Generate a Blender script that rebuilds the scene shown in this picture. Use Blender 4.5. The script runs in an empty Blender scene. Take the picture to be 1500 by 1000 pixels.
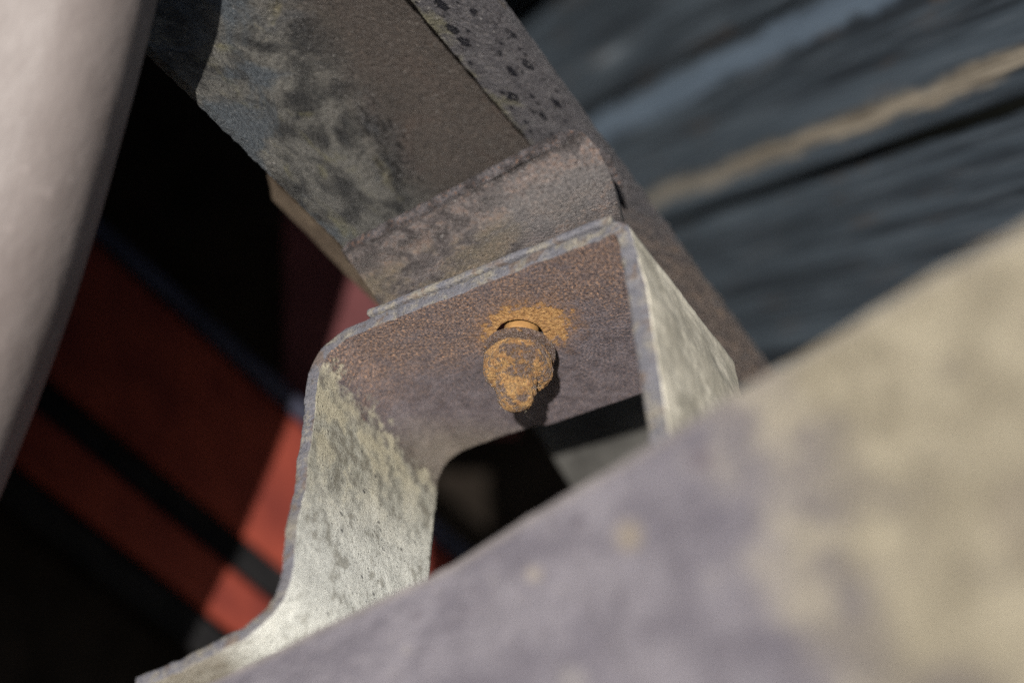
import bpy, bmesh, math, random
import numpy as np
from mathutils import Vector, Matrix, noise as mnoise
random.seed(7)
SC = bpy.context.scene
COL = SC.collection

# ------------------------------------------------------------------ camera, sky, sun, exposure
PITCH = math.radians(25)                   # the camera looks down by this much
CP, SP = math.cos(PITCH), math.sin(PITCH)
def world(c):                              # (right, up, away) in mm from the lens -> world metres
    x, y, z = float(c[0]), float(c[1]), float(c[2])
    return Vector((x, z*CP + y*SP, y*CP - z*SP)) * 0.001
cd = bpy.data.cameras.new('camera'); cam = bpy.data.objects.new('camera', cd); COL.objects.link(cam)
cam.rotation_euler = (math.pi/2 - PITCH, 0, 0)
cd.lens = 60; cd.sensor_width = 36; cd.clip_start = 0.01; cd.clip_end = 50
cd.dof.use_dof = True; cd.dof.focus_distance = 0.370; cd.dof.aperture_fstop = 4.4
cd.dof.aperture_blades = 9
SC.camera = cam

to_sun = (world((-0.108, 0.155, -1.0))).normalized()
sun_el = math.asin(to_sun.z); sun_az = math.atan2(to_sun.x, to_sun.y)
wd = bpy.data.worlds.new('World'); SC.world = wd; wd.use_nodes = True
sky = wd.node_tree.nodes.new('ShaderNodeTexSky'); sky.sky_type = 'NISHITA'; sky.sun_disc = False
sky.sun_elevation = sun_el; sky.sun_rotation = sun_az
bg = wd.node_tree.nodes['Background']; bg.inputs[1].default_value = 0.05
wd.node_tree.links.new(sky.outputs[0], bg.inputs[0])
sl = bpy.data.lights.new('sun', 'SUN'); sun = bpy.data.objects.new('sun', sl); COL.objects.link(sun)
sl.energy = 5.0; sl.angle = math.radians(0.5); sl.color = (1, 0.955, 0.89)
sun.rotation_euler = to_sun.to_track_quat('Z', 'Y').to_euler(); sun.location = to_sun*2
SC.cycles.use_denoising = False
SC.view_settings.view_transform = 'Standard'; SC.view_settings.look = 'None'
SC.view_settings.exposure = 0.62; SC.view_settings.gamma = 1.0

# ------------------------------------------------------------------ helpers
K = 0.0004
def U(px, py, d): return np.array([(px-750)*K*d, -(py-500)*K*d, d], float)
def unit(a): a = np.asarray(a, float); return a/np.linalg.norm(a)
def nz(p, sc, oct=4, seed=0.0):            # fractal noise about -0.5 .. 0.5
    return mnoise.fractal(Vector((p[0]*sc+seed, p[1]*sc-seed*1.7, p[2]*sc+seed*.31)), 0.9, 2.1, oct)*0.55

class G:
    """small node graph writer"""
    def __init__(s, name, attr='p'):
        s.m = bpy.data.materials.new(name); s.m.use_nodes = True
        s.t = s.m.node_tree; s.b = s.t.nodes['Principled BSDF']
        a = s.t.nodes.new('ShaderNodeAttribute'); a.attribute_name = attr
        s.p = a.outputs['Vector']
        sp = s.t.nodes.new('ShaderNodeSeparateXYZ'); s.t.links.new(s.p, sp.inputs[0])
        s.x, s.y, s.z = sp.outputs
    def put(s, sock, v):
        if hasattr(v, 'is_output'): s.t.links.new(v, sock)
        elif isinstance(v, (tuple, list)) and len(v) == 3 and sock.type == 'RGBA': sock.default_value = (*v, 1)
        else: sock.default_value = v
    def noise(s, sc, det=5, ro=.55, dist=0, vec=None):
        n = s.t.nodes.new('ShaderNodeTexNoise'); s.put(n.inputs['Vector'], vec or s.p)
        n.inputs['Scale'].default_value = sc; n.inputs['Detail'].default_value = det
        n.inputs['Roughness'].default_value = ro; n.inputs['Distortion'].default_value = dist
        return n.outputs['Fac']
    def voro(s, sc, feature='F1', vec=None, rnd=1.0):
        n = s.t.nodes.new('ShaderNodeTexVoronoi'); n.feature = feature; s.put(n.inputs['Vector'], vec or s.p)
        n.inputs['Scale'].default_value = sc; n.inputs['Randomness'].default_value = rnd
        return n.outputs['Distance']
    def vmul(s, v, vec=None, add=(0, 0, 0)):
        n = s.t.nodes.new('ShaderNodeVectorMath'); n.operation = 'MULTIPLY_ADD'
        s.put(n.inputs[0], vec or s.p); n.inputs[1].default_value = v; n.inputs[2].default_value = add
        return n.outputs[0]
    def math(s, op, a, b=0.0, c=0.0):
        n = s.t.nodes.new('ShaderNodeMath'); n.operation = op
        for i, v in enumerate((a, b, c)): s.put(n.inputs[i], v)
        return n.outputs[0]
    def add(s, a, b): return s.math('ADD', a, b)
    def mul(s, a, b): return s.math('MULTIPLY', a, b)
    def lin(s, *terms):                    # sum of socket*factor pairs plus a constant
        out = None
        for t in terms:
            v = s.mul(t[0], t[1]) if isinstance(t, tuple) else t
            out = v if out is None else s.add(out, v)
        return out
    def step(s, v, a, b, lo=0.0, hi=1.0):  # smooth step, a may exceed b
        n = s.t.nodes.new('ShaderNodeMapRange'); n.interpolation_type = 'SMOOTHSTEP'
        if a > b: a, b, lo, hi = b, a, hi, lo
        s.put(n.inputs[0], v)
        for i, q in enumerate((a, b, lo, hi)): n.inputs[1+i].default_value = q
        return n.outputs[0]
    def mix(s, f, a, b, mode='MIX'):
        n = s.t.nodes.new('ShaderNodeMix'); n.data_type = 'RGBA'; n.blend_type = mode
        s.put(n.inputs[0], f); s.put(n.inputs[6], a); s.put(n.inputs[7], b)
        return n.outputs[2]
    def grit(s, col, sc=1.5, amt=.8, spark=.35):     # fine grains: dark pores, pale grains, glints painted as bright specks
        n = s.noise(sc, 6, .78); k = s.noise(sc*1.7, 3, .7, 0, s.vmul((1, 1, 1), add=(13, 5, 2)))
        col = s.mix(s.mul(s.step(n, .475, .385), amt), col, s.mix(1.0, col, (.22, .20, .20), 'MULTIPLY'))
        col = s.mix(s.mul(s.step(n, .53, .64), amt), col, s.mix(1.0, col, (1.9, 1.8, 1.7), 'MULTIPLY'))
        if spark: col = s.mix(s.mul(s.step(k, .63, .70), spark), col, (.50, .48, .46))
        return col, n
    def radius(s, cx, cy, sx=1.0, sy=1.0):
        a = s.mul(s.add(s.x, -cx), sx); b = s.mul(s.add(s.y, -cy), sy)
        return s.math('SQRT', s.add(s.mul(a, a), s.mul(b, b)))
    def done(s, col, rough=.75, h=None, dist=.3, strength=1.0, spec=.35, metal=0.0):
        s.put(s.b.inputs['Base Color'], col); s.put(s.b.inputs['Roughness'], rough)
        s.put(s.b.inputs['Specular IOR Level'], spec); s.put(s.b.inputs['Metallic'], metal)
        if h is not None:
            n = s.t.nodes.new('ShaderNodeBump'); n.inputs['Strength'].default_value = strength
            n.inputs['Distance'].default_value = dist*0.001
            s.put(n.inputs['Height'], h); s.t.links.new(n.outputs[0], s.b.inputs['Normal'])
        return s.m

def thing(name, label, cat, at, group=None):
    o = bpy.data.objects.new(name, None); COL.objects.link(o); o.location = world(at)
    o.empty_display_size = 0.01
    o['label'] = label; o['category'] = cat
    if group: o['group'] = group
    return o
def tag(o, label, cat, group=None):
    o['label'] = label; o['category'] = cat
    if group: o['group'] = group
    return o
def mesh(name, verts, faces, mats, parent=None, P=None, mi=None, bevel=0, origin=None, smooth=True, label=None, angle=38):
    """verts are camera-frame mm; the object gets its own origin and is parented to its thing"""
    org = parent.location.copy() if parent is not None and parent.parent is None else None
    base = Vector((0, 0, 0))
    q = parent
    while q is not None: base += q.location; q = q.parent
    if parent is None:
        base = world(origin if origin is not None else np.mean(np.array(verts), axis=0))
    me = bpy.data.meshes.new(name)
    me.from_pydata([world(v)-base for v in verts], [], [tuple(int(i) for i in f) for f in faces])
    for m in (mats if isinstance(mats, (list, tuple)) else [mats]): me.materials.append(m)
    if mi is not None: me.polygons.foreach_set('material_index', mi)
    me.polygons.foreach_set('use_smooth', [smooth]*len(me.polygons))
    a = me.attributes.new('p', 'FLOAT_VECTOR', 'POINT')
    a.data.foreach_set('vector', np.array(verts if P is None else P, dtype=np.float32).ravel())
    me.validate(); me.update()
    o = bpy.data.objects.new(name, me); COL.objects.link(o)
    if parent is not None: o.parent = parent
    else: o.location = base
    if bevel:
        b = o.modifiers.new('edge_round', 'BEVEL'); b.width = bevel*0.001; b.segments = 3
        b.limit_method = 'ANGLE'; b.angle_limit = math.radians(angle)
    if label: o['label'] = label
    return o

def shell(V, F, OFF, P, skip=None):
    """give a sheet (verts V, quads F) thickness OFF per vertex; rims get material 1"""
    n = len(V); V2 = np.vstack([V, V+OFF]); P2 = np.vstack([P, P+np.array([0, 0, float(np.linalg.norm(OFF[0]))])])
    faces = [tuple(f) for f in F] + [tuple(i+n for i in reversed(f)) for f in F]
    mi = [0]*len(faces); cnt = {}
    for f in F:
        for a, b in zip(f, list(f[1:])+[f[0]]):
            k = (min(a, b), max(a, b)); cnt.setdefault(k, []).append((a, b))
    for k, l in cnt.items():
        if len(l) == 1:
            a, b = l[0]
            if skip and skip(a, b): continue
            faces.append((b, a, a+n, b+n)); mi.append(1)
    return V2, faces, P2, mi
def compact(V, F, *arrs):
    used = sorted({i for f in F for i in f}); m = {o: k for k, o in enumerate(used)}
    return (V[used], [tuple(m[i] for i in f) for f in F], m) + tuple(a[used] for a in arrs)
def gridfaces(nu, nv):                     # vertex index = i*nv + j
    return [(i*nv+j, (i+1)*nv+j, (i+1)*nv+j+1, i*nv+j+1) for i in range(nu-1) for j in range(nv-1)]
def normals(V, nu, nv):
    A = V.reshape(nu, nv, 3); du = np.gradient(A, axis=0); dv = np.gradient(A, axis=1)
    n = np.cross(du, dv); n /= np.linalg.norm(n, axis=2, keepdims=True)+1e-9
    return n.reshape(-1, 3)
def rounded(pts, radii, step):
    """2-D polyline with rounded corners, resampled; returns points and arc lengths"""
    out = [np.array(pts[0], float)]
    for i in range(1, len(pts)-1):
        p, a, b = (np.array(q, float) for q in (pts[i], pts[i-1], pts[i+1]))
        ua, ub = unit(a-p), unit(b-p); ang = math.acos(np.clip(ua@ub, -1, 1)); r = radii[i]
        t = r/math.tan(ang/2); c = p + unit(ua+ub)*r/math.sin(ang/2)
        s, e = p+ua*t, p+ub*t; k = 14
        for q in range(k+1):
            w = q/k; d = unit((s-c)*(math.sin((1-w)*(math.pi-ang))) + (e-c)*math.sin(w*(math.pi-ang)) + 1e-9)
            out.append(c+d*r)
    out.append(np.array(pts[-1], float)); out = np.array(out)
    L = np.r_[0, np.cumsum(np.linalg.norm(np.diff(out, axis=0), axis=1))]
    n = max(2, int(L[-1]/step)); S = np.linspace(0, L[-1], n)
    return np.stack([np.interp(S, L, out[:, k]) for k in range(out.shape[1])], 1), S
def patch(lines, nu, nv, back=None):
    """loft through longitudinal lines [(p_start, p_end), ...] -> V (nu along, nv across)"""
    A = np.array([[a, b] for a, b in lines], float)
    acr = np.linspace(0, len(lines)-1, nv); V = np.zeros((nu, nv, 3))
    for i, w in enumerate(np.linspace(0, 1, nu)):
        sec = A[:, 0]*(1-w) + A[:, 1]*w
        for k in range(3): V[i, :, k] = np.interp(acr, np.arange(len(lines)), sec[:, k])
    return V.reshape(-1, 3)

# ------------------------------------------------------------------ materials
def m_bracket():
    g = G('bracket_steel'); x, y = g.x, g.y
    w1, w2 = g.noise(.09, 4), g.noise(.33, 6, .6); w3 = g.noise(1.1, 5, .65); gr = g.noise(1.7, 4, .75); fi = g.noise(3.6, 2, .6)
    near = g.step(g.lin(y, (w1, 26), (w2, 10), -18.0), 9, -7)          # rusty grain, strongest by the near edge
    near = g.mul(near, g.step(g.lin((g.noise(.14, 5, .65, .6, g.vmul((1, 1, 1), add=(41, 3, 8))), 1.0), (w2, .35)), .50, .72, .35, 1.0))
    col = g.mix(g.step(w2, .1, .9), (.056, .047, .055), (.165, .142, .156))
    col = g.mix(g.mul(near, .85), col, g.mix(g.step(w3, .35, .65), (.058, .040, .040), (.205, .150, .130)))
    col = g.mix(g.mul(g.step(gr, .53, .62), g.add(g.mul(near, .62), .26)), col, (.42, .235, .130))
    col = g.mix(g.mul(g.step(gr, .47, .38), .75), col, (.013, .010, .012))
    col = g.mix(g.mul(g.step(fi, .66, .74), g.add(g.mul(near, .35), .1)), col, (.52, .45, .40))
    far = g.step(g.lin(y, (w2, 16), (x, -.75), -8.0), 34, 54)
    col = g.mix(g.mul(far, .55), col, g.mix(w3, (.105, .090, .066), (.20, .170, .115)))
    r = g.lin(g.radius(2.6, -1.2, .80, 1.0), (w2, 12.5), (w3, 6.0), (gr, .9), -9.6)
    halo = g.step(r, 8.3, 7.3)
    och = g.mix(g.step(w3, .35, .65), (.27, .135, .044), (.58, .345, .130)); och = g.mix(g.step(gr, .46, .38), och, (.11, .05, .025))
    col = g.mix(halo, col, och)
    col = g.mix(g.mul(g.mul(g.step(r, 12.5, 7.5), g.step(gr, .42, .56, .3, 1.0)), .42), col, (.27, .145, .068))
    col, gn = g.grit(col, 1.6, .55, .22)
    # pale paint left on both legs
    dl = g.lin((x, -1.0), -44.6, (y, -.10), (w1, 22), (w2, 18), (w3, 9), (gr, 5), -27.0)
    dr = g.add(x, -35.2); d = g.math('MAXIMUM', dl, dr); left = g.step(x, 10, 0)
    pale = g.math('MAXIMUM', g.mul(g.step(dl, -2.2, 2.6), g.step(dl, -1.5, 9.0, .72, 1.0)), g.step(dr, -.4, .5))
    down = g.step(g.lin((x, -1.0), (w1, 30), (y, .45)), 72, 104)         # whiter towards the foot of the left leg
    pc = g.mix(g.step(w2, .34, .66), (.195, .185, .145), (.335, .328, .275))
    pc = g.mix(g.mul(g.step(g.lin((w1, 1.0), (w2, .5)), .68, .86), .8), pc, (.42, .38, .265))
    pc = g.mix(g.mul(down, .9), pc, g.mix(w3, (.56, .57, .52), (.74, .74, .69)))
    pc = g.mix(g.mul(g.step(g.lin((w2, 1.0), (w1, .8)), .88, .70), .60), pc, g.mix(w3, (.095, .090, .075), (.22, .20, .15)))
    pc = g.mix(g.mul(g.step(gr, .53, .64), .6), pc, (.13, .110, .078))
    pc = g.mix(g.mul(g.step(fi, .56, .68), .35), pc, (.60, .58, .50))
    rc = g.mix(g.step(g.lin((w1, 1.0), (w2, .3)), .50, .80), (.33, .305, .245), (.62, .575, .47))
    rc = g.mix(g.mul(g.step(w3, .56, .70), .35), rc, (.16, .145, .115))
    pc = g.mix(left, rc, pc)
    vd = g.voro(.30, vec=g.vmul((1.0, .75, 1.0))); big = g.step(g.add(vd, g.mul(w3, .3)), .29, .20)
    vd2 = g.voro(.75); sm = g.step(g.add(vd2, g.mul(gr, .3)), .31, .24)
    pit = g.math('MAXIMUM', g.mul(big, g.step(w1, .42, .52)), g.mul(sm, g.step(w2, .40, .52))); pit = g.mul(pit, left)
    pc = g.mix(g.mul(pit, .85), pc, (.035, .034, .038))
    col = g.mix(pale, col, pc)
    foot = g.step(g.lin(x, (w1, 14)), -104, -116); col = g.mix(g.mul(foot, .8), col, g.mix(w3, (.11, .088, .062), (.22, .185, .135)))
    rim = g.mul(g.step(d, -1.6, -.3), g.step(d, 1.0, .2))
    col = g.mix(g.mul(g.mul(rim, left), g.mul(g.step(w3, .5, .7), .6)), col, (.05, .045, .04))
    hb = g.lin((g.mul(pale, g.step(x, 0, 10)), -.8), 1.0); h = g.lin((g.mul(gn, hb), 1.1), (g.mul(gr, hb), .5), (g.mul(fi, hb), .2), (g.mul(w3, hb), .5), (g.mul(pale, left), .35), (g.mul(pit, pale), -1.0), (g.mul(halo, w3), .6), (g.mul(g.mul(pale, g.step(x, 10, 0)), g.noise(1.0, 6, .7)), .35))
    return g.done(col, g.lin((w3, -.30), (gn, -.2), .80), h, .36, 1.0, .55)
def m_edge(name='cut_edge_steel', warm=.5):
    g = G(name); w1, w2, w3, gr = g.noise(.11, 5, .62), g.noise(.45, 6, .65), g.noise(1.6, 4, .6), g.noise(4, 3, .65)
    col = g.mix(w2, (.085, .086, .104), (.155, .152, .165))
    col = g.mix(g.mul(g.step(g.lin((w1, 1.0), (w2, .7)), .80, 1.02), .5), col, (.25, .22, .15))
    col = g.mix(g.mul(g.step(g.noise(.21, 5, .6, .5, g.vmul((1, 1, 1), add=(7, 19, 4))), .54, .64), .7), col, g.mix(w3, (.075, .050, .038), (.16, .115, .085)))
    col = g.mix(g.step(w3, .40, .31), col, (.045, .04, .04))
    col = g.mix(g.mul(g.step(gr, .6, .7), .5), col, (.22, .13, .075))
    v = g.voro(.55); spots = g.step(g.add(v, g.mul(w3, .25)), .24, .17)
    col = g.mix(g.mul(spots, .8), col, (.035, .032, .036))
    col, gn = g.grit(col, 1.8, .45, .2)
    return g.done(col, .62, g.lin((w3, 1.0), (gn, 1.2), (spots, -.7)), .3, 1.0, .45)
def m_rustbolt():
    g = G('flaking_rust'); w1, w2, w3, gr = g.noise(.24, 5, .6, .6), g.noise(.8, 6, .62, .4), g.noise(2.2, 5, .65), g.noise(5.5, 3, .7)
    col = g.mix(g.step(w2, .35, .65), (.30, .135, .040), (.74, .440, .155))
    col = g.mix(g.mul(g.step(w3, .5, .72), .6), col, (.66, .45, .21))
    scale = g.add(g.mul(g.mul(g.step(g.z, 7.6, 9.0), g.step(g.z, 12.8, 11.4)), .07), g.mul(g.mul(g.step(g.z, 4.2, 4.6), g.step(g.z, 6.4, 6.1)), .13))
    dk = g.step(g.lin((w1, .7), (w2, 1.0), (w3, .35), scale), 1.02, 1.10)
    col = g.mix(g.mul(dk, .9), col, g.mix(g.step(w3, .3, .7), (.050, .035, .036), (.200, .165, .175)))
    cr = g.step(w3, .43, .34); col = g.mix(g.mul(cr, .9), col, (.022, .012, .010))
    col = g.mix(g.mul(g.step(gr, .56, .66), .55), col, (.12, .055, .022)); col = g.mix(g.mul(g.step(gr, .42, .34), .5), col, (.62, .46, .24))
    col, gn = g.grit(col, 1.7, .6, .25)
    ro = g.lin((dk, -.48), (gr, -.12), .84)
    return g.done(col, ro, g.lin((w2, .8), (w3, 1.2), (gn, 1.6), (dk, .2)), .8, 1.0, .7)
def m_rail():                              # x along (mm), y across from the lower edge (mm)
    g = G('rail_steel'); w1, w2, w3, gr = g.noise(.045, 4, .6, .8), g.noise(.12, 6, .6, .5), g.noise(.9, 5, .65), g.noise(2.6, 3, .7)
    col = g.mix(g.step(w2, .36, .64), (.022, .022, .022), (.125, .120, .108))
    col = g.mix(g.step(g.lin(w1, (g.x, -.0022)), .40, .52), col, g.mix(w3, (.026, .034, .043), (.105, .118, .130)))
    ol = g.step(g.lin((g.noise(.15, 5, .6, .8, g.vmul((.55, 1, 1), add=(31, 7, 3))), 1.0), (w2, .35)), .74, .94)
    col = g.mix(g.mul(ol, .75), col, g.mix(w3, (.080, .074, .036), (.190, .175, .095)))
    web_shade = g.step(g.lin(g.y, (w1, 16), (w2, 16), -16.0), 20, 40)      # soft shade of the channel web painted in as dark brown
    col = g.mix(web_shade, col, g.mix(w2, (.030, .0245, .0215), (.062, .050, .043)))
    col = g.mix(g.mul(g.mul(web_shade, g.step(w1, .52, .66)), .4), col, (.062, .042, .034))
    pn = g.noise(.75, 5, .62, .3, g.vmul((.75, 1.1, 1), add=(3, 11, 9)))
    band = g.mul(g.step(g.lin(g.y, (w2, 12)), 25, 33), g.step(g.lin(g.y, (w2, 12)), 47, 37))
    pm = g.mul(g.step(g.lin(pn, (g.mul(band, g.step(w1, .35, .6)), .20)), .73, .80), g.step(band, .05, .4))
    pm = g.math('MAXIMUM', pm, g.mul(g.step(pn, .72, .78), .5))
    col = g.mix(g.mul(pm, .78), col, (.008, .007, .007))
    col = g.mix(g.mul(g.step(gr, .60, .68), .35), col, (.20, .17, .135))
    col = g.mix(g.mul(g.step(gr, .40, .32), .5), col, (.018, .016, .014))
    col, gn = g.grit(col, 1.0, .7, .35)
    h = g.lin((w2, .6), (w3, 1.6), (gn, g.step(g.y, 46, 20)), (gn, .8), (pm, -2.6))
    return g.done(col, g.lin((gn, -.3), .60), h, 1.0, 1.0, .6)
def m_lip():                               # x along, y across the narrow face from its inner edge
    g = G('rail_lip_steel'); w1, w2, w3, gr = g.noise(.08, 4, .55), g.noise(.28, 6, .62), g.noise(1.0, 5, .65), g.noise(2.8, 3, .7)
    col = g.mix(g.step(w2, .25, .75), (.054, .051, .057), (.112, .106, .112))
    ol = g.step(g.lin((w1, 1.2), (w2, .8), (g.y, -.035)), .88, 1.12)
    col = g.mix(g.mul(ol, .75), col, g.mix(w3, (.090, .083, .046), (.185, .175, .115)))
    rust = g.mul(g.step(g.x, 62, 105), g.step(g.lin((w2, 1.0), (w3, .7)), .84, 1.0))
    col = g.mix(g.mul(rust, .85), col, g.mix(w3, (.050, .034, .027), (.150, .090, .058)))
    col = g.mix(g.mul(g.step(gr, .60, .68), .35), col, (.34, .26, .19))
    v = g.add(g.voro(.165, vec=g.vmul((.82, 1.25, 0))), g.lin((w3, .42), -.1))
    v2 = g.add(g.voro(.34, vec=g.vmul((.8, 1.2, 0), add=(9, 4, 0))), g.mul(w3, .22))
    sp = g.mul(g.math('MAXIMUM', g.step(v, .37, .31), g.step(v2, .33, .27)), g.step(g.lin((w1, 1.0), (g.y, -.016), (w2, .4)), .34, .46))
    sp = g.mul(sp, g.step(g.lin(g.x, (g.y, 2.2)), 112, 92))
    col = g.mix(g.mul(sp, .93), col, (.010, .010, .014))
    low = g.step(g.lin(g.x, (w1, 30)), 92, 112)
    col = g.mix(g.mul(low, .75), col, g.mix(g.step(g.lin((w2, 1.0), (w3, .3)), .50, .82), (.075, .060, .054), (.185, .145, .120)))
    col = g.mix(g.mul(low, g.step(g.lin((w1, 1.0), (w2, .6)), .94, 1.02)), col, (.070, .078, .090))
    col = g.mix(g.mul(g.mul(low, .7), g.step(g.lin((w2, 1.0), (w3, .6)), .94, 1.06)), col, (.25, .135, .07))
    col, gn = g.grit(col, 1.0, .75, .6)
    return g.done(col, g.lin((sp, -.2), (gn, -.3), .66), g.lin((w2, .7), (w3, 1.6), (gn, 1.8), (sp, -.5)), .8, 1.0, .45)
def m_cross():
    g = G('cross_plate_steel'); w1, w2, w3, gr = g.noise(.07, 4, .5, .5), g.noise(.20, 7, .66, .6), g.noise(1.0, 5, .65), g.noise(2.8, 3, .7)
    col = g.mix(g.step(w2, .34, .66), (.066, .056, .055), (.185, .162, .157))
    rust = g.step(g.lin((w2, 1.0), (w3, .7), (w1, .4)), 1.04, 1.20); rust = g.mul(g.math('MAXIMUM', g.mul(rust, .45), g.step(g.lin((w3, 1.0), (w2, .5)), .86, .98)), .8)
    col = g.mix(rust, col, g.mix(w3, (.095, .054, .038), (.300, .165, .098)))
    fold_shade = g.mul(g.step(g.lin(g.y, (w2, 5)), 8.5, 5.5), g.step(g.lin(g.y, (w2, 5)), 3.0, 4.6)); col = g.mix(g.mul(fold_shade, .75), col, (.022, .017, .016))  # dark line below the ridge: fold shading put into the colour
    pl = g.mul(g.step(g.lin((g.radius(47, 15, .55, 1.0), 1.0), (w2, 14)), 19, 12), .6); col = g.mix(pl, col, g.mix(w3, (.13, .12, .118), (.23, .215, .21)))  # pale patch paints the highlight at the right of the fold
    tan = g.mul(g.step(g.lin((w1, 1.0), (w2, .6)), .68, .86), g.mul(g.step(g.y, 10, 17), g.step(g.x, 46, 30, .15, 1.0)))
    col = g.mix(g.mul(tan, .65), col, g.mix(w3, (.12, .097, .066), (.24, .20, .135)))
    col = g.mix(g.mul(g.step(g.lin((w3, 1.0), (w2, .35)), .53, .45), .8), col, (.028, .022, .022))
    col = g.mix(g.mul(g.step(gr, .60, .68), .45), col, (.24, .20, .165))
    col, gn = g.grit(col, 1.05, .8, .65)
    return g.done(col, g.lin((gn, -.35), .62), g.lin((w2, .8), (w3, 1.5), (gn, 1.9)), .8, 1.0, .55)
def m_weld():
    g = G('weld_scale'); w2, w3, gr = g.noise(.45, 5, .6), g.noise(1.3, 5, .65), g.noise(3.2, 3, .7)
    col = g.mix(g.step(w2, .36, .66), (.050, .042, .042), (.150, .135, .140))
    col = g.mix(g.mul(g.step(w3, .54, .68), .7), col, (.19, .10, .06))
    col = g.mix(g.mul(g.step(gr, .6, .68), .4), col, (.40, .36, .34))
    col, gn = g.grit(col, 1.3, .75, .5)
    return g.done(col, .5, g.lin((w2, 1.0), (w3, 1.0), (gn, 1.8)), .8, 1.0, .55)
def m_wood():                              # x along the grain, y up from the tan edge
    g = G('weathered_timber'); st = g.vmul((.032, 1.0, 1.0))
    a, b, c = g.noise(.16, 5, .6, 0, st), g.noise(.75, 6, .65, 0, st), g.noise(3, 4, .6, 0, st); w = g.noise(.06, 4)
    col = g.mix(g.step(g.lin((a, 1.0), (b, .6)), .62, .98), (.012, .016, .021), (.046, .060, .075))
    col = g.mix(g.mul(g.step(b, .50, .72), .5), col, (.098, .115, .134))
    col = g.mix(g.mul(g.step(g.noise(.22, 4, .6, 0, g.vmul((.14, 1, 1), add=(5, 17, 2))), .58, .70), .6), col, (.055, .040, .030))
    col = g.mix(g.step(b, .40, .30), col, (.012, .013, .015))
    return g, col, a, b, c, w
def wood_plain():
    g, col, a, b, c, w = m_wood()
    return g.done(col, .6, g.lin((b, 1.0), (c, .4)), .16, 1.0, .4)
def wood_tan():
    g, col, a, b, c, w = m_wood()
    tan = g.step(g.lin(g.y, (b, 1.8), (w, 7.0), -4.4), 3.8, .2); tan = g.mul(tan, g.step(g.lin(g.y, (b, 2), (w, 7.0), -4.5), -4.6, -2.0))
    t2 = g.mix(g.step(b, .36, .62), (.080, .068, .052), (.26, .225, .175))
    col = g.mix(g.mul(tan, g.step(g.x, 240, 40, .55, .95)), col, t2)
    blue = g.mul(g.step(g.lin(g.y, (w, 9.0), -4.5), 25, 28), g.step(g.lin(g.y, (w, 9.0), -4.5), 36, 33.5))
    col = g.mix(g.mul(blue, .55), col, g.mix(b, (.075, .105, .145), (.150, .200, .265)))
    pt = g.step(g.lin(g.radius(182, 52, .05, .35), (b, 1.6), (a, 1.2)), 2.6, 1.2)
    col = g.mix(g.mul(pt, .7), col, (.20, .23, .26))
    return g.done(col, .6, g.lin((b, 1.0), (c, .4)), .16, 1.0, .4)
def m_front():                             # x along the edge from its right end, y down the face
    g = G('front_beam_steel'); w0, w1, w2, w3 = g.noise(.030, 3, .5, .4), g.noise(.075, 4, .55, .3), g.noise(.25, 5, .6), g.noise(1.2, 5, .65)
    col = g.mix(g.step(w1, .32, .68), (.132, .120, .138), (.196, .180, .198))
    bei = g.step(g.lin((g.x, -1.0), (w0, 40), (w1, 46), -43.0), -96, -58)
    bc = g.mix(g.step(g.lin((w1, 1.0), (w2, .4)), .55, .85), (.212, .183, .130), (.312, .273, .197))
    col = g.mix(bei, col, bc)
    col = g.mix(g.mul(g.step(g.lin((w2, 1.0), (w1, .4)), .84, 1.0), .4), col, (.30, .27, .23))
    col = g.mix(g.mul(g.step(g.lin((w2, 1.0), (w0, .5)), .62, .52), .65), col, (.105, .090, .104))
    for cx, cy, rr, cc, f in ((88, 9, 2.4, (.075, .058, .082), .55), (131, 13, .8, (.36, .31, .24), .6), (117, 7, 1.5, (.055, .045, .06), .6),
                              (98, 52, 3.0, (.20, .19, .21), .4), (133, 38, 3.0, (.26, .24, .225), .45), (108, 15, 2.6, (.24, .20, .15), .8),
                              (62, 66, 7.5, (.10, .085, .09), .45), (40, 44, 6.5, (.13, .105, .085), .4)):
        col = g.mix(g.mul(g.step(g.add(g.radius(cx, cy), g.mul(w2, 4.0)), rr+4.2, rr+.2), f), col, cc)
    col = g.mix(g.mul(g.step(g.y, 3.0, .8), .45), col, (.25, .22, .19))
    col = g.mix(g.mul(g.step(w3, .60, .72), .3), col, (.30, .24, .18))
    return g.done(col, .60, g.lin((w2, 1.0), (w3, .6)), .7, 1.0, .4)
def m_simple(name, c1, c2, sc=.1, rough=.6, spec=.4, dist=.4, vec=None, c3=None):
    g = G(name); w1, w2, w3 = g.noise(sc, 5, .6, .2, g.vmul(vec) if vec else None), g.noise(sc*6, 5, .65), g.noise(sc*22, 3, .6)
    col = g.mix(g.step(w1, .33, .67), c1, c2)
    col = g.mix(g.mul(g.step(w2, .58, .72), .5), col, c3 or tuple(min(1, v*1.5) for v in c2))
    return g.done(col, g.lin((w2, .25), rough-.12), g.lin((w2, 1.0), (w3, .5)), dist, 1.0, spec)

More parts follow.
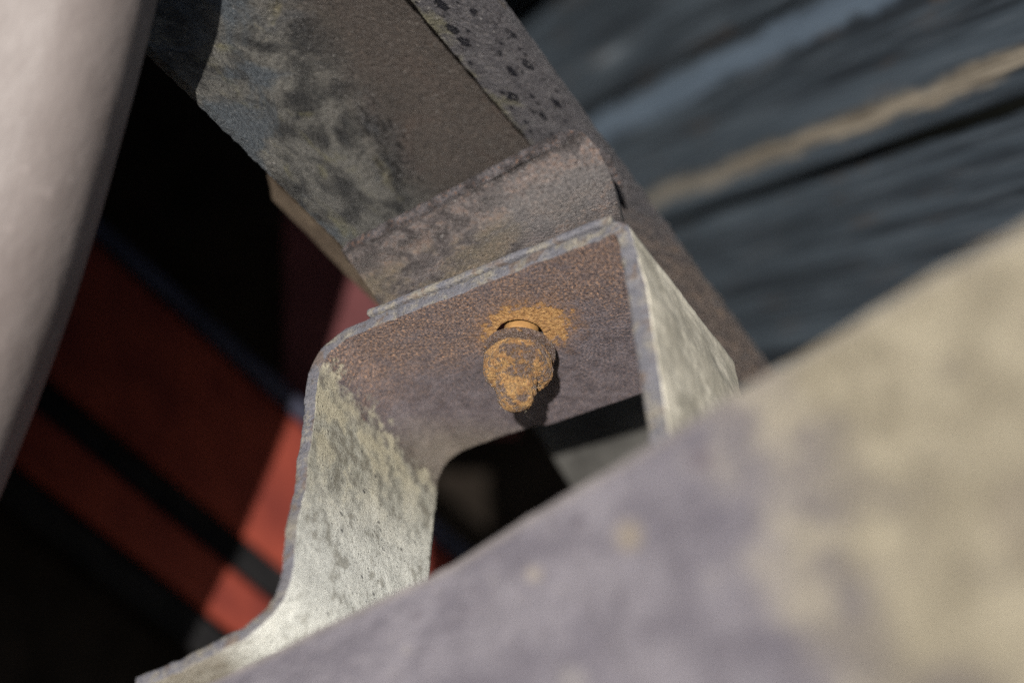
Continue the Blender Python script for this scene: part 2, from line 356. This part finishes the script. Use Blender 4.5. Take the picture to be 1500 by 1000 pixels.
M = dict(bracket=m_bracket(), edge=m_edge(), rust=m_rustbolt(), rail=m_rail(), lip=m_lip(), cross=m_cross(), weld=m_weld(),
         wood=wood_plain(), woodtan=wood_tan(), front=m_front(),
         post=m_simple('pale_post_steel', (.125, .104, .097), (.172, .148, .139), .03, .55, .4, .3),
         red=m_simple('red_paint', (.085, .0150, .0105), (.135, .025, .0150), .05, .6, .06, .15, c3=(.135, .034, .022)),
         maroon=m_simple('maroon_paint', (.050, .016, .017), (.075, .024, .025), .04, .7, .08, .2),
         rubber=m_simple('black_rubber', (.006, .006, .0065), (.012, .0115, .012), .08, .85, .04, .5, c3=(.02, .017, .015)),
         trim=m_simple('blue_grey_trim', (.016, .017, .027), (.030, .031, .048), .06, .7, .1, .3),
         dark=m_simple('dark_backdrop_sill', (.009, .007, .0055), (.018, .014, .011), .04, .9, .04, .5, c3=(.03, .022, .016)),
         grey=m_simple('grey_casting', (.028, .027, .025), (.058, .056, .052), .07, .8, .08, .5),
         tan=m_simple('tan_lip_steel', (.070, .052, .038), (.130, .100, .072), .08, .6, .4, .5),
         fibre=m_simple('dry_fibre', (.50, .42, .28), (.62, .55, .40), .5, .7, .3, .1))

# ------------------------------------------------------------------ the hat bracket (bent sheet)
u = unit([.8561, .3163, -.4088]); v = unit([.5161, -.5661, .6427]); v = unit(v-u*(u@v)); n = np.cross(u, v)   # width, extrusion (away), inside normal
if n[2] > 0: n = -n
O = np.array([-43.2174, -.4542, 380.7421]); W, EX, TH = 77.2, 48.9, 3.1
def on_web(px, py, h=TH/2):                # where a pixel's ray meets the inner face of the web -> (s, t)
    r = U(px, py, 1.0); o = O+n*h; d = (o@n)/(r@n); q = r*d-O
    return q@u, q@v
HS, HT = on_web(763, 491)
aL, aR = .0075, .02
legL = np.array([-math.sin(aL), math.cos(aL)]); legR = np.array([math.sin(aR), math.cos(aR)])
HL, HR = 70.3, 56.0
prof2, S = rounded([np.array([0, 0])+HL*legL+np.array([-36.5, 5.0]), HL*legL, (0, 0), (W, 0), np.array([W, 0])+HR*legR, np.array([W, 0])+HR*legR+np.array([34, 0])],
                   [0, 13, 9.5, 3.0, 8, 0], 0.62)
S0 = S[np.argmin(np.abs(prof2[:, 0]-W*.5) + np.abs(prof2[:, 1]))] - W*.5     # arc length of the left corner
NT = 80; T = np.linspace(0, EX, NT); nS = len(S)
tan2 = np.gradient(prof2, axis=0); tan2 /= np.linalg.norm(tan2, axis=1, keepdims=True)
nor2 = np.stack([-tan2[:, 1], tan2[:, 0]], 1)                                # inside side
V = np.zeros((nS, NT, 3)); OFF = np.zeros((nS, NT, 3)); P = np.zeros((nS, NT, 3))
for i in range(nS):
    q, m = prof2[i], nor2[i]; mm = u*m[0]+n*m[1]; c = O+u*q[0]+n*q[1]; sa = S[i]-S0-HS
    for j in range(NT):
        t = T[j]
        # the far edge steps back by a millimetre left of the notch; the near edge is a little wavy
        end = EX - 1.5/(1+math.exp(-(30-(S[i]-S0))*1.6)) if S[i]-S0 < 60 else EX
        st = 1.0*nz((S[i]*.05, 0, 0), 1, 3, 4.2) + .7*nz((S[i]*.33, 5, 0), 1, 4, 8.1)
        st += 11.5*max(0, min(1, (S[i]-S0-W)/HR))                # the right leg is cut at a slant
        tt = st*(1-t/EX) + t*(end/EX)
        pt = c+v*tt; pp = np.array([sa, tt-HT, 0])
        b = .42*nz((pp[0], pp[1], 3), .11, 3) + .16*nz((pp[0], pp[1], 9), .55, 3)
        if sa < -46: b += .07*nz((pp[0], pp[1], 5), .8, 4)*min(1, (-46-sa)/4)
        V[i, j] = pt + mm*(TH/2+b); OFF[i, j] = -mm*TH*(1+.45*max(0, min(1, (S[i]-S0-W-3)/12))); P[i, j] = pp
V = V.reshape(-1, 3); OFF = OFF.reshape(-1, 3); P = P.reshape(-1, 3)
F = gridfaces(nS, NT)
HR_ = 5.25
def inhole(f): return sum(P[i, 0]**2+P[i, 1]**2 < HR_**2 for i in f) >= 2
F2 = [f for f in F if not inhole(f)]
used = set(i for f in F2 for i in f)
edge_cnt = {}
for f in F2:
    for a, b in zip(f, f[1:]+(f[0],)): edge_cnt[(min(a, b), max(a, b))] = edge_cnt.get((min(a, b), max(a, b)), 0)+1
for (a, b), c in edge_cnt.items():
    if c == 1:
        for k in (a, b):
            r = math.hypot(P[k, 0], P[k, 1])
            if r < HR_*1.6 and abs(P[k, 2]) < 1:
                dl = (HR_/r-1); V[k] += u*P[k, 0]*dl + v*P[k, 1]*dl; P[k, 0] *= HR_/r; P[k, 1] *= HR_/r
# which part a face belongs to, split where the sheet is flat
cuts = [HL*.0, 0]
sL, sF, sR = -12.5, -HL+14, W+8.0
sFR = W+HR-10
hat = thing('hat_bracket', 'bent sheet steel hat bracket with rusty web and pale flaking legs around the ochre bolt', 'bracket', O+u*W*.5)
names = {'web': lambda s: sL <= s < sR, 'leg': lambda s: sF <= s < sL, 'foot_flange': lambda s: s < sF, 'leg.001': lambda s: sR <= s < sFR, 'foot_flange.001': lambda s: s >= sFR}
labels = {'leg': 'left leg with pale flaking paint', 'leg.001': 'right leg seen on its outer face'}
split_rows = set()
row = np.repeat(np.arange(nS), NT)
rowpart = []
for i in range(nS-1):
    s = .5*(S[i]+S[i+1])-S0
    rowpart.append(next(k for k, fn in names.items() if fn(s)))
bound = {i+1 for i in range(nS-2) if rowpart[i] != rowpart[i+1]}
for nm in names:
    Fk = [f for f in F2 if rowpart[row[f[0]]] == nm]
    v_, f_, mp, o_, p_, r_ = compact(V, Fk, OFF, P, row)
    V2, fc, P2, mi = shell(v_, f_, o_, p_, skip=lambda a, b: r_[a] == r_[b] and int(r_[a]) in bound)
    # rim of the near and far cut keeps the edge material, the hole rim turns rusty
    mesh(nm.split('.')[0], V2, fc, [M['bracket'], M['edge']], hat, P2, mi, bevel=.75, label=labels.get(nm))
# doubler plate lying on the back of the web, its edge shows as a second strip
V3, P3 = [], []
ns_, nt_ = 110, 12
for i in range(ns_):
    s = 13.5 + (W-2.5-13.5)*i/(ns_-1)
    for j in range(nt_):
        t = -1.0 + .9*nz((s*.11, 1, 0), 1, 3, 2.0) + 10*j/(nt_-1)
        V3.append(O+u*s+v*t-n*(TH/2+.25-.25*nz((s*.2, t*.2, 0), 1, 3))); P3.append((s, t, 7))
V3 = np.array(V3); P3 = np.array(P3); F3 = [f[::-1] for f in gridfaces(ns_, nt_)]
a, b, c, d = shell(V3, F3, np.tile(-n*1.7, (len(V3), 1)), P3)
mesh('doubler_strip', a, b, [M['edge'], M['edge']], hat, c, d, bevel=.5)

# ------------------------------------------------------------------ the rusty bolt
H0 = O+u*HS+v*HT+n*TH/2
tipdir = None
best = None
for k in np.linspace(-.25, .25, 51):        # lean of the bolt so that its tip lies where the photo has it
    for l in np.linspace(-.3, .3, 61):
        ax = unit(n+u*k+v*l); q = H0+ax*19.0; px, py = 750+q[0]/q[2]/K, 500-q[1]/q[2]/K
        e = (px-754)**2+(py-590)**2
        if best is None or e < best[0]: best = (e, ax)
ax = best[1]; bx = unit(u-ax*(u@ax)); by = np.cross(ax, bx)
bolt = thing('bolt', 'ochre crusted rusty bolt with washer and nut standing out of the round hole', 'bolt', H0)
def lathe(name, prof, mat, parent, nth=150, amp=.25, hexr=0.0, seed=0, fine=.5, crust=0.0, shift=(0, 0)):
    pr, L = rounded(prof, [0]+[.35]*(len(prof)-2)+[0], .16)
    V, P = [], []
    for z, r in pr:
        for k in range(nth):
            th = 2*math.pi*k/nth; rr = r
            if hexr: rr = r*(1-hexr*(1-math.cos(math.pi/6)/math.cos(((th+.35) % (math.pi/3))-math.pi/6)))
            p0 = np.array([rr*math.cos(th), rr*math.sin(th), z])
            dn = amp*nz(p0, .34, 4, seed) + amp*fine*nz(p0, 1.6, 4, seed+3)
            if crust: dn += crust*max(0, nz(p0, .6, 3, seed+8)-.05)*2 - crust*.8*max(0, nz(p0, .85, 3, seed+5)-.12)*2
            f = min(1, r/1.5); rr = max(rr+dn*f, 0.001); zz = z+dn*.6
            V.append(H0+(bx*(math.cos(th)*rr+shift[0])+by*(math.sin(th)*rr+shift[1]))+ax*zz); P.append((rr*math.cos(th)+seed*7, rr*math.sin(th), zz))
    m = len(pr); Fc = [(i*nth+k, i*nth+(k+1) % nth, (i+1)*nth+(k+1) % nth, (i+1)*nth+k) for i in range(m-1) for k in range(nth)]
    Fc.append(tuple(range(nth-1, -1, -1))); Fc.append(tuple((m-1)*nth+k for k in range(nth)))
    return mesh(name, V, Fc, mat, parent, P=P)
g = G('shank_rust'); w = g.noise(.35, 5); w3 = g.noise(1.6, 4)
M['shank'] = g.done(g.mix(w, (.20, .098, .034), (.40, .225, .078)), .8, g.lin((w, 1.0), (w3, .5)), .3)
lathe('shank', [(-9, .01), (-9, 3.8), (8, 3.8), (8, .01)], M['shank'], bolt, 90, .12, seed=1)
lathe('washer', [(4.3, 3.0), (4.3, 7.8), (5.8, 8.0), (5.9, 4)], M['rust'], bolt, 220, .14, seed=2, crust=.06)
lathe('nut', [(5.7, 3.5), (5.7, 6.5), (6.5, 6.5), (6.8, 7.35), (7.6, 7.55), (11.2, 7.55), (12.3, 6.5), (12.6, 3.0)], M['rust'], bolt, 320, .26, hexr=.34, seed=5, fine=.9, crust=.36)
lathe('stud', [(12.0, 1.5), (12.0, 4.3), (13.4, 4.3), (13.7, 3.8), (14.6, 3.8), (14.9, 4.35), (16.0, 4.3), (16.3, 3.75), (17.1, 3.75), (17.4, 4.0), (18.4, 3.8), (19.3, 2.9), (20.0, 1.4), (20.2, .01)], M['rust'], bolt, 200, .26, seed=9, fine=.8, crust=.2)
# dry fibres stuck to the tip
fv, ff = [], []
def hair(p, d, ln, r=.07, bend=None):
    pts = []
    for k in range(6):
        w = k/5; pts.append(p+d*ln*w+(bend if bend is not None else 0)*w*w)
    a = unit(np.cross(d, [.3, .2, 1])); b = np.cross(unit(d), a)
    for k, q in enumerate(pts):
        for t in range(4):
            th = t*math.pi/2; fv.append(q+(a*math.cos(th)+b*math.sin(th))*r*(1-.12*k))
    s = len(fv)-24
    for k in range(5):
        for t in range(4): ff.append((s+4*k+t, s+4*k+(t+1) % 4, s+4*k+4+(t+1) % 4, s+4*k+4+t))
rr = random.Random(3)
for k in range(6):
    th = rr.uniform(0, 6.28); rad = rr.uniform(2.2, 3.6); z = rr.uniform(17.2, 19.3)
    p = H0+(bx*math.cos(th)+by*math.sin(th))*rad*(1.1 if z < 18.3 else .85)+ax*z
    d = unit((bx*math.cos(th)+by*math.sin(th))*.8+ax*rr.uniform(.1, .9)+np.array([0, -.9, 0]))
    hair(p, d, rr.uniform(.5, 1.2), rr.uniform(.03, .05), np.array([rr.uniform(-1, 1), rr.uniform(-.4, .4), rr.uniform(-.5, .5)])*.9)
fb = mesh('fibre', fv, ff, M['fibre'], bolt); fb['kind'] = 'stuff'

# ------------------------------------------------------------------ the channel rail behind the bracket
rail = thing('channel_rail', 'mottled steel channel rail, inner web darkened for shade, running diagonally behind the bracket', 'rail', U(560, 230, 400))
def arc_p(Vg, nu, nv, yo=0.0):
    A = Vg.reshape(nu, nv, 3); X = np.r_[0, np.cumsum(np.linalg.norm(np.diff(A[:, nv//2], axis=0), axis=1))]
    Y = np.r_[0, np.cumsum(np.linalg.norm(np.diff(A[nu//2], axis=0), axis=1))]+yo
    return np.stack([np.repeat(X, nv), np.tile(Y, nu), np.zeros(nu*nv)], 1)
def sheet(name, lines, nu, nv, th, mats, parent, amp=.4, sc=.12, amp2=.15, yo=0.0, bevel=.6, seed=1.0, label=None, edgeamp=0.0, smooth=2, extra=None):
    Vg = patch(lines, nu, nv).reshape(nu, nv, 3)
    for _ in range(smooth):                 # round the folds
        Q = Vg.copy(); Q[:, 1:-1] = .25*Vg[:, :-2]+.5*Vg[:, 1:-1]+.25*Vg[:, 2:]; Vg = Q
    Vg = Vg.reshape(-1, 3); Pg = arc_p(Vg, nu, nv, yo); N = normals(Vg, nu, nv)
    if N[len(N)//2] @ Vg[len(N)//2] > 0: s = -1
    else: s = 1
    N = N*s
    D = np.array([amp*nz((q[0], q[1], seed), sc, 3, seed)+amp2*nz((q[0], q[1], seed), sc*6, 4, seed+2) for q in Pg])
    if extra: D = D+np.array([extra(q) for q in Pg])
    Vg = Vg+N*D[:, None]
    if edgeamp:
        A = Vg.reshape(nu, nv, 3)
        for i in range(nu):
            for col, nb in ((0, 1), (nv-1, nv-2)):
                A[i, col] += unit(A[i, col]-A[i, nb])*edgeamp*nz((i*.35, col, seed), .6, 4, seed)
        Vg = A.reshape(-1, 3)
    Fg = gridfaces(nu, nv); Fg = Fg if s > 0 else [f[::-1] for f in Fg]
    a, b, c, d = shell(Vg, Fg, -N*th, Pg)
    return mesh(name, a, b, mats, parent, c, d, bevel=bevel, label=label)
la = (U(130, -17, 362), U(650, 486, 402)); lb = (U(400, -61, 381), U(730, 443, 418))
lm = (U(500, -61, 383), U(830, 430, 421)); lc = (U(690, -61, 379.5), U(1010, 420, 426.5))
ld = (U(690, -69, 380), U(1168, 589, 441)); le = (U(550, -60, 374), U(1062, 551, 438))
def crease(q):                             # scabs and pits along the fold
    w = math.exp(-((q[1]-27-5*nz((q[0]*.05, 2, 1), 1, 3, 1.0))/6.5)**2)
    k = nz((q[0], q[1]*1.3, 4), .33, 4, 7.0)
    return w*(1.2*max(0, k-.02) - 3.2*max(0, -k-.08))
def scabs(q):                              # weld scale where the cross plate meets the lip
    w = math.exp(-((q[0]-72)/14)**2)+.5*math.exp(-((q[0]-105)/22)**2)
    return w*1.6*nz((q[0], q[1], 6), .35, 4, 3.0)
lab = tuple((p*.55+q*.45)+np.array([0, 0, 4.5]) for p, q in zip(la, lb))
sheet('channel', [la, lab, lb, lm, lc], 260, 120, 3.0, [M['rail'], M['rail']], rail, .55, .10, .36, bevel=.6, seed=3, edgeamp=.5, smooth=14, extra=crease)
lmid = tuple((p*.45+q*.55)+np.array([0, 0, -2.2]) for p, q in zip(le, ld)); lrol = tuple((p*.12+q*.88)+np.array([0, 0, -1.0]) for p, q in zip(le, ld))
ld = tuple(q+np.array([0, 0, 2.2]) for q in ld)
sheet('lip', [le, lmid, lrol, ld], 190, 44, 2.6, [M['lip'], M['lip']], rail, .45, .10, .28, bevel=.6, seed=6, edgeamp=.8, extra=scabs)
ldb = tuple(q+np.array([-.4, -.4, 2.9]) for q in ld)
sheet('unseen_side_wall', [ldb, (lc[0]+np.array([0, 0, 1.5]), lc[1]+np.array([0, 0, 1.5]))], 60, 14, 2.0, [M['rail'], M['rail']], rail, .3, .1, .1, yo=40, bevel=.3, seed=8)
sheet('return_lip', [(U(384, 222, 400), U(640, 470, 414)), (U(398, 292, 416), U(600, 497, 428))], 60, 14, 2.0, [M['tan'], M['tan']], rail, .3, .1, .1, bevel=.4, seed=9)

# ------------------------------------------------------------------ the cross plate welded onto the rail
plate = thing('cross_plate', 'short rusty steel plate welded across the rail above the bracket', 'plate', U(700, 330, 388))
rows = [(U(500, 366, 391), U(842, 190, 390)), (U(505, 371, 387.5), U(856, 196, 386.5)), (U(512, 381, 386.5), U(874, 216, 384.5)), (U(528, 404, 392.5), U(893, 252, 384.5)),
        (U(544, 427, 387), U(905, 296, 373)), (U(556, 447, 383.5), U(911, 332, 363)), (U(566, 470, 383), U(912, 350, 359))]
sheet('plate', rows, 150, 62, 3.0, [M['cross'], M['cross']], plate, .5, .12, .36, bevel=.6, seed=12, edgeamp=.4, smooth=8)
def bead(name, pts, r, mat, parent, seed, nth=14, amp=.5, stp=.5):
    pr, L = rounded(pts, [0]+[3]*(len(pts)-2)+[0], stp); V, P = [], []
    tg = np.gradient(pr, axis=0)
    for i, q in enumerate(pr):
        t = unit(tg[i]); a = unit(np.cross(t, [0, 0, 1])); b = np.cross(t, a)
        e = min(1, math.sqrt(min(i, len(pr)-1-i)/5+.02))
        for k in range(nth):
            th = 2*math.pi*k/nth; p0 = q+(a*math.cos(th)+b*math.sin(th))*r
            rr_ = r*e*(1+.35*nz((L[i]*.16, seed, 0), 1, 3, seed))+amp*e*nz(p0, .5, 4, seed)
            V.append(q+(a*math.cos(th)+b*math.sin(th))*rr_); P.append((L[i], th*r, seed))
    m = len(pr)
    Fc = [(i*nth+k, i*nth+(k+1) % nth, (i+1)*nth+(k+1) % nth, (i+1)*nth+k) for i in range(m-1) for k in range(nth)]
    return mesh(name, V, Fc, mat, parent, P)
bead('weld_bead', [U(503, 366, 389), U(640, 297, 387.5), U(780, 222, 387), U(850, 192, 388)], 1.35, M['weld'], plate, 21, amp=.4)
bead('weld_bead', [U(846, 192, 389), U(888, 232, 388), U(912, 276, 388)], .9, M['weld'], plate, 25, amp=.4)
# ------------------------------------------------------------------ timber planks
deck = thing('timber_deck', 'dark weathered blue grey timber boards behind the rail', 'boards', U(1250, 200, 480))
P0 = U(1450, 100, 440); gdir = np.array([-.418, -.107, 1.0]); gdir = unit(gdir)
wdir = np.array([-.35, .9, 0]); wdir = unit(wdir-gdir*(wdir@gdir)); pn = unit(np.cross(gdir, wdir))
if pn[2] > 0: pn = -pn
def plank(y0, y1, drop, mat, seed, chamfer=2.2, label=None):
    na, nb = 150, 40; V = np.zeros((na, nb, 3)); P = np.zeros((na, nb, 3))
    for i in range(na):
        a = -190+560*i/(na-1)
        for j in range(nb):
            w = j/(nb-1); y = y0+(y1-y0)*w
            if j == 0: y += .9*nz((a*.05, seed, 0), 1, 4, seed)
            if j == nb-1: y += .9*nz((a*.05, seed+5, 0), 1, 4, seed)
            h = -drop+.35*nz((a*.02, y*.3, seed), 1, 4, seed)+.20*nz((a*.006, y*.5, seed), 1, 3, seed)
            ed = min(y-y0, y1-y); h -= .9*max(0, 1-ed/chamfer)**1.5*chamfer*.6
            V[i, j] = P0+gdir*a+wdir*y+pn*h; P[i, j] = (a, y, seed*3)
    V = V.reshape(-1, 3); P = P.reshape(-1, 3); Fg = gridfaces(na, nb)
    if np.cross(V[Fg[0][1]]-V[Fg[0][0]], V[Fg[0][3]]-V[Fg[0][0]])@pn < 0: Fg = [f[::-1] for f in Fg]
    a, b, c, d = shell(V, Fg, np.tile(-pn*18, (len(V), 1)), P)
    mesh('plank', a, b, [mat, mat], deck, c, d, label=label)
plank(-9.5, 37.5, 0, M['woodtan'], 1, label='board with the worn tan lower edge')
plank(38.4, 82, -.8, M['woodtan'], 2)
plank(83.2, 150, .4, M['wood'], 3)
plank(-66, -13.2, 4.0, M['wood'], 4, label='set back lower board')
plank(-124, -68, 4.5, M['wood'], 5)

# ------------------------------------------------------------------ foreground beam, lower right
E0, E1 = U(1580, 278, 254), U(640, 836, 322)
def box_from(name, corners, th, nu, nv, mats, parent=None, **kw):
    return None
front = None
edge_pts = [U(1700, 208, 224), U(1500, 326, 238), U(1080, 572, 271), (U(630, 842, 318)), U(330, 987, 338), U(180, 1052, 344)]
low_pts = [U(2300, 1300, 160), U(2050, 1300, 170), U(1600, 1300, 194), U(1050, 1300, 240), U(600, 1300, 268), U(300, 1300, 285)]
def front_beam():
    nu, nv = 170, 64
    e, _ = rounded(edge_pts, [0, 60, 60, 60, 60, 0], 1.0); e = e+np.array([[0, 1.1*nz((k*.03, 3, 1), 1, 4, 2.0), .6*nz((k*.03, 9, 1), 1, 4, 5.0)] for k in range(len(e))]); l = np.array(low_pts)
    def res(A, m):
        L = np.r_[0, np.cumsum(np.linalg.norm(np.diff(A, axis=0), axis=1))]; s = np.linspace(0, L[-1], m)
        return np.stack([np.interp(s, L, A[:, k]) for k in range(3)], 1), s
    E, se = res(e, nu); Lw, _ = res(l, nu)
    V = np.zeros((nu, nv, 3)); P = np.zeros((nu, nv, 3))
    for i in range(nu):
        for j in range(nv):
            w = (j/(nv-1))**1.25
            V[i, j] = E[i]*(1-w)+Lw[i]*w; P[i, j] = (se[i], w*np.linalg.norm(Lw[i]-E[i]), 2)
    V = V.reshape(-1, 3); P = P.reshape(-1, 3); N = normals(V, nu, nv); Fg = gridfaces(nu, nv)
    if N[2000]@V[2000] > 0: N = -N; Fg = [f[::-1] for f in Fg]
    V = V+N*np.array([.5*nz(q, .05, 3, 4)+.22*nz(q, .3, 4, 2) for q in P])[:, None]
    a, b, c, d = shell(V, Fg, -N*5.0, P)
    o = mesh('steel_beam', a, b, [M['front'], M['front']], None, c, d, bevel=1.6, origin=edge_pts[2])
    return tag(o, 'wide blotchy lavender and beige steel plate filling the lower right foreground', 'beam')
front_beam()

# ------------------------------------------------------------------ pale post, left foreground
def post():
    # right silhouette from top to bottom in the photo
    sil = [(345, -800), (290, -420), (248, -120), (230, 0), (197, 130), (142, 330), (95, 480), (38, 630), (-8, 745), (-60, 860), (-160, 1060), (-260, 1250)]
    V, P, n_y = [], [], 100
    ys = np.linspace(-800, 1250, n_y); xs = np.interp(ys, [q[1] for q in sil], [q[0] for q in sil])
    k = np.ones(7)/7; xs[3:-3] = np.convolve(xs, k, 'valid')
    for x, y in zip(xs, ys):
        e = U(x, y, 340)                   # right-most line of the rounded edge
        # outline of the bar seen from its end: face, rounded nose, long back
        pr, L = rounded([e+np.array([-230, 0, -40]), e+np.array([-26, 0, -24]), e+np.array([-6.5, 0, -20]), e+np.array([-1.2, 0, -9]), e+np.array([.3, 0, 3]), e+np.array([-14, 0, 14]), e+np.array([-60, 0, 16]), e+np.array([-230, 0, 10])],
                        [0, 20, 16, 10, 5, 8, 12, 0], 1.1)
        s = np.linspace(0, len(pr)-1, 260); pr = np.stack([np.interp(s, np.arange(len(pr)), pr[:, c]) for c in range(3)], 1)
        V += list(pr); P += [(y*.11, q*1.1, 0) for q in s]
    V = np.array(V); P = np.array(P); N = normals(V, n_y, 260)
    Fg = gridfaces(n_y, 260)
    o = mesh('steel_post', V, Fg, M['post'], None, P, origin=U(100, 400, 300))
    return tag(o, 'pale pinkish grey steel post out of focus at the left edge', 'post')
post()

# ------------------------------------------------------------------ red body panels behind, left
red = thing('red_bodywork', 'red painted bodywork with black rubber grooves in the gap at left', 'bodywork', U(250, 620, 505))
def line(x, which):
    return {'A': 340+.889*(x-150), 'B': 592+.8125*(x-80), 'C': 692+.774*(x-20)}[which]
def LP(x, which, off, dd=0.0):
    return U(x, line(x, which)+off, 505+.045*(x+50)+dd)
def strip(name, top, bot, mat, th=5.0, seed=1, label=None, bulge=0.0):
    (w1, o1, d1), (w2, o2, d2) = top, bot
    L = [(LP(-120, w1, o1, d1+1.5), LP(1000, w1, o1, d1+1.5)), (LP(-120, w1, o1+6, d1-bulge), LP(1000, w1, o1+6, d1-bulge)),
         (LP(-120, w2, o2-6, d2-bulge), LP(1000, w2, o2-6, d2-bulge)), (LP(-120, w2, o2, d2+1.5), LP(1000, w2, o2, d2+1.5))]
    sheet(name, L, 90, 40, th, [mat, mat], red, .25, .05, .06, bevel=.8, seed=seed, label=label, smooth=3)
strip('panel', ('A', 22, 0), ('B', -28, 0), M['red'], 4, 2)
strip('panel', ('B', 30, 0), ('C', -12, 0), M['red'], 4, 3)
strip('rubber_strip', ('B', -34, 5), ('B', 36, 5), M['rubber'], 4, 4)
strip('rubber_strip', ('C', -8, 2), ('C', 62, 4), M['rubber'], 8, 5, bulge=3)
strip('trim', ('A', -16, -3), ('A', 20, -3), M['trim'], 6, 6)
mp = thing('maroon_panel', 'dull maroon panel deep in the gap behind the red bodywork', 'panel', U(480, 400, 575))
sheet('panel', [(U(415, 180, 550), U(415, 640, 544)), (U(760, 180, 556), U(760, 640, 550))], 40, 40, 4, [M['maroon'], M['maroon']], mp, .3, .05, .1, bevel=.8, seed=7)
ub = thing('dark_backdrop', 'black sheet added in place of the shaded open space at left', 'panel', U(300, 500, 680))  # black sheet stands in for unlit open space
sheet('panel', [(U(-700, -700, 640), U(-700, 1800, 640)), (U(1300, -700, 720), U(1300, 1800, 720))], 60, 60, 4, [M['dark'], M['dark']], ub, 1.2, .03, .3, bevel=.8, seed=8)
sheet('sky_blocker', [(np.array([-420, 150, 455.]), np.array([260, 150, 455.])), (np.array([-420, 165, 760.]), np.array([260, 165, 760.]))], 60, 40, 4, [M['dark'], M['dark']], ub, 1.2, .03, .3, bevel=.8, seed=18)  # added out of view to keep sky light off the red panels
sheet('unseen_side_wall', [(np.array([-300, 170, 400.]), np.array([-300, -330, 400.])), (np.array([-290, 170, 760.]), np.array([-290, -330, 760.]))], 60, 40, 4, [M['dark'], M['dark']], ub, 1.2, .03, .3, bevel=.8, seed=19)  # unseen wall, added to block sky light from the left
sill = thing('floor_sill', 'dark brown muddy sill below the red bodywork in the lower left corner', 'sill', U(100, 900, 480))
sheet('panel', [(U(-200, 600, 560), U(620, 1240, 590)), (U(-200, 1000, 545), U(500, 1500, 560))], 60, 50, 4, [M['dark'], M['dark']], sill, 1.0, .05, .4, bevel=.8, seed=9)
gb = thing('grey_housing', 'blurred grey metal housing seen through the gap under the bracket web', 'housing', U(890, 650, 470))
sheet('wall', [(U(735, 560, 478), U(905, 540, 472)), (U(795, 645, 470), U(990, 590, 464)), (U(890, 800, 462), U(1080, 700, 454))], 60, 60, 4, [M['grey'], M['grey']], gb, .6, .06, .2, bevel=.8, seed=10, smooth=10)
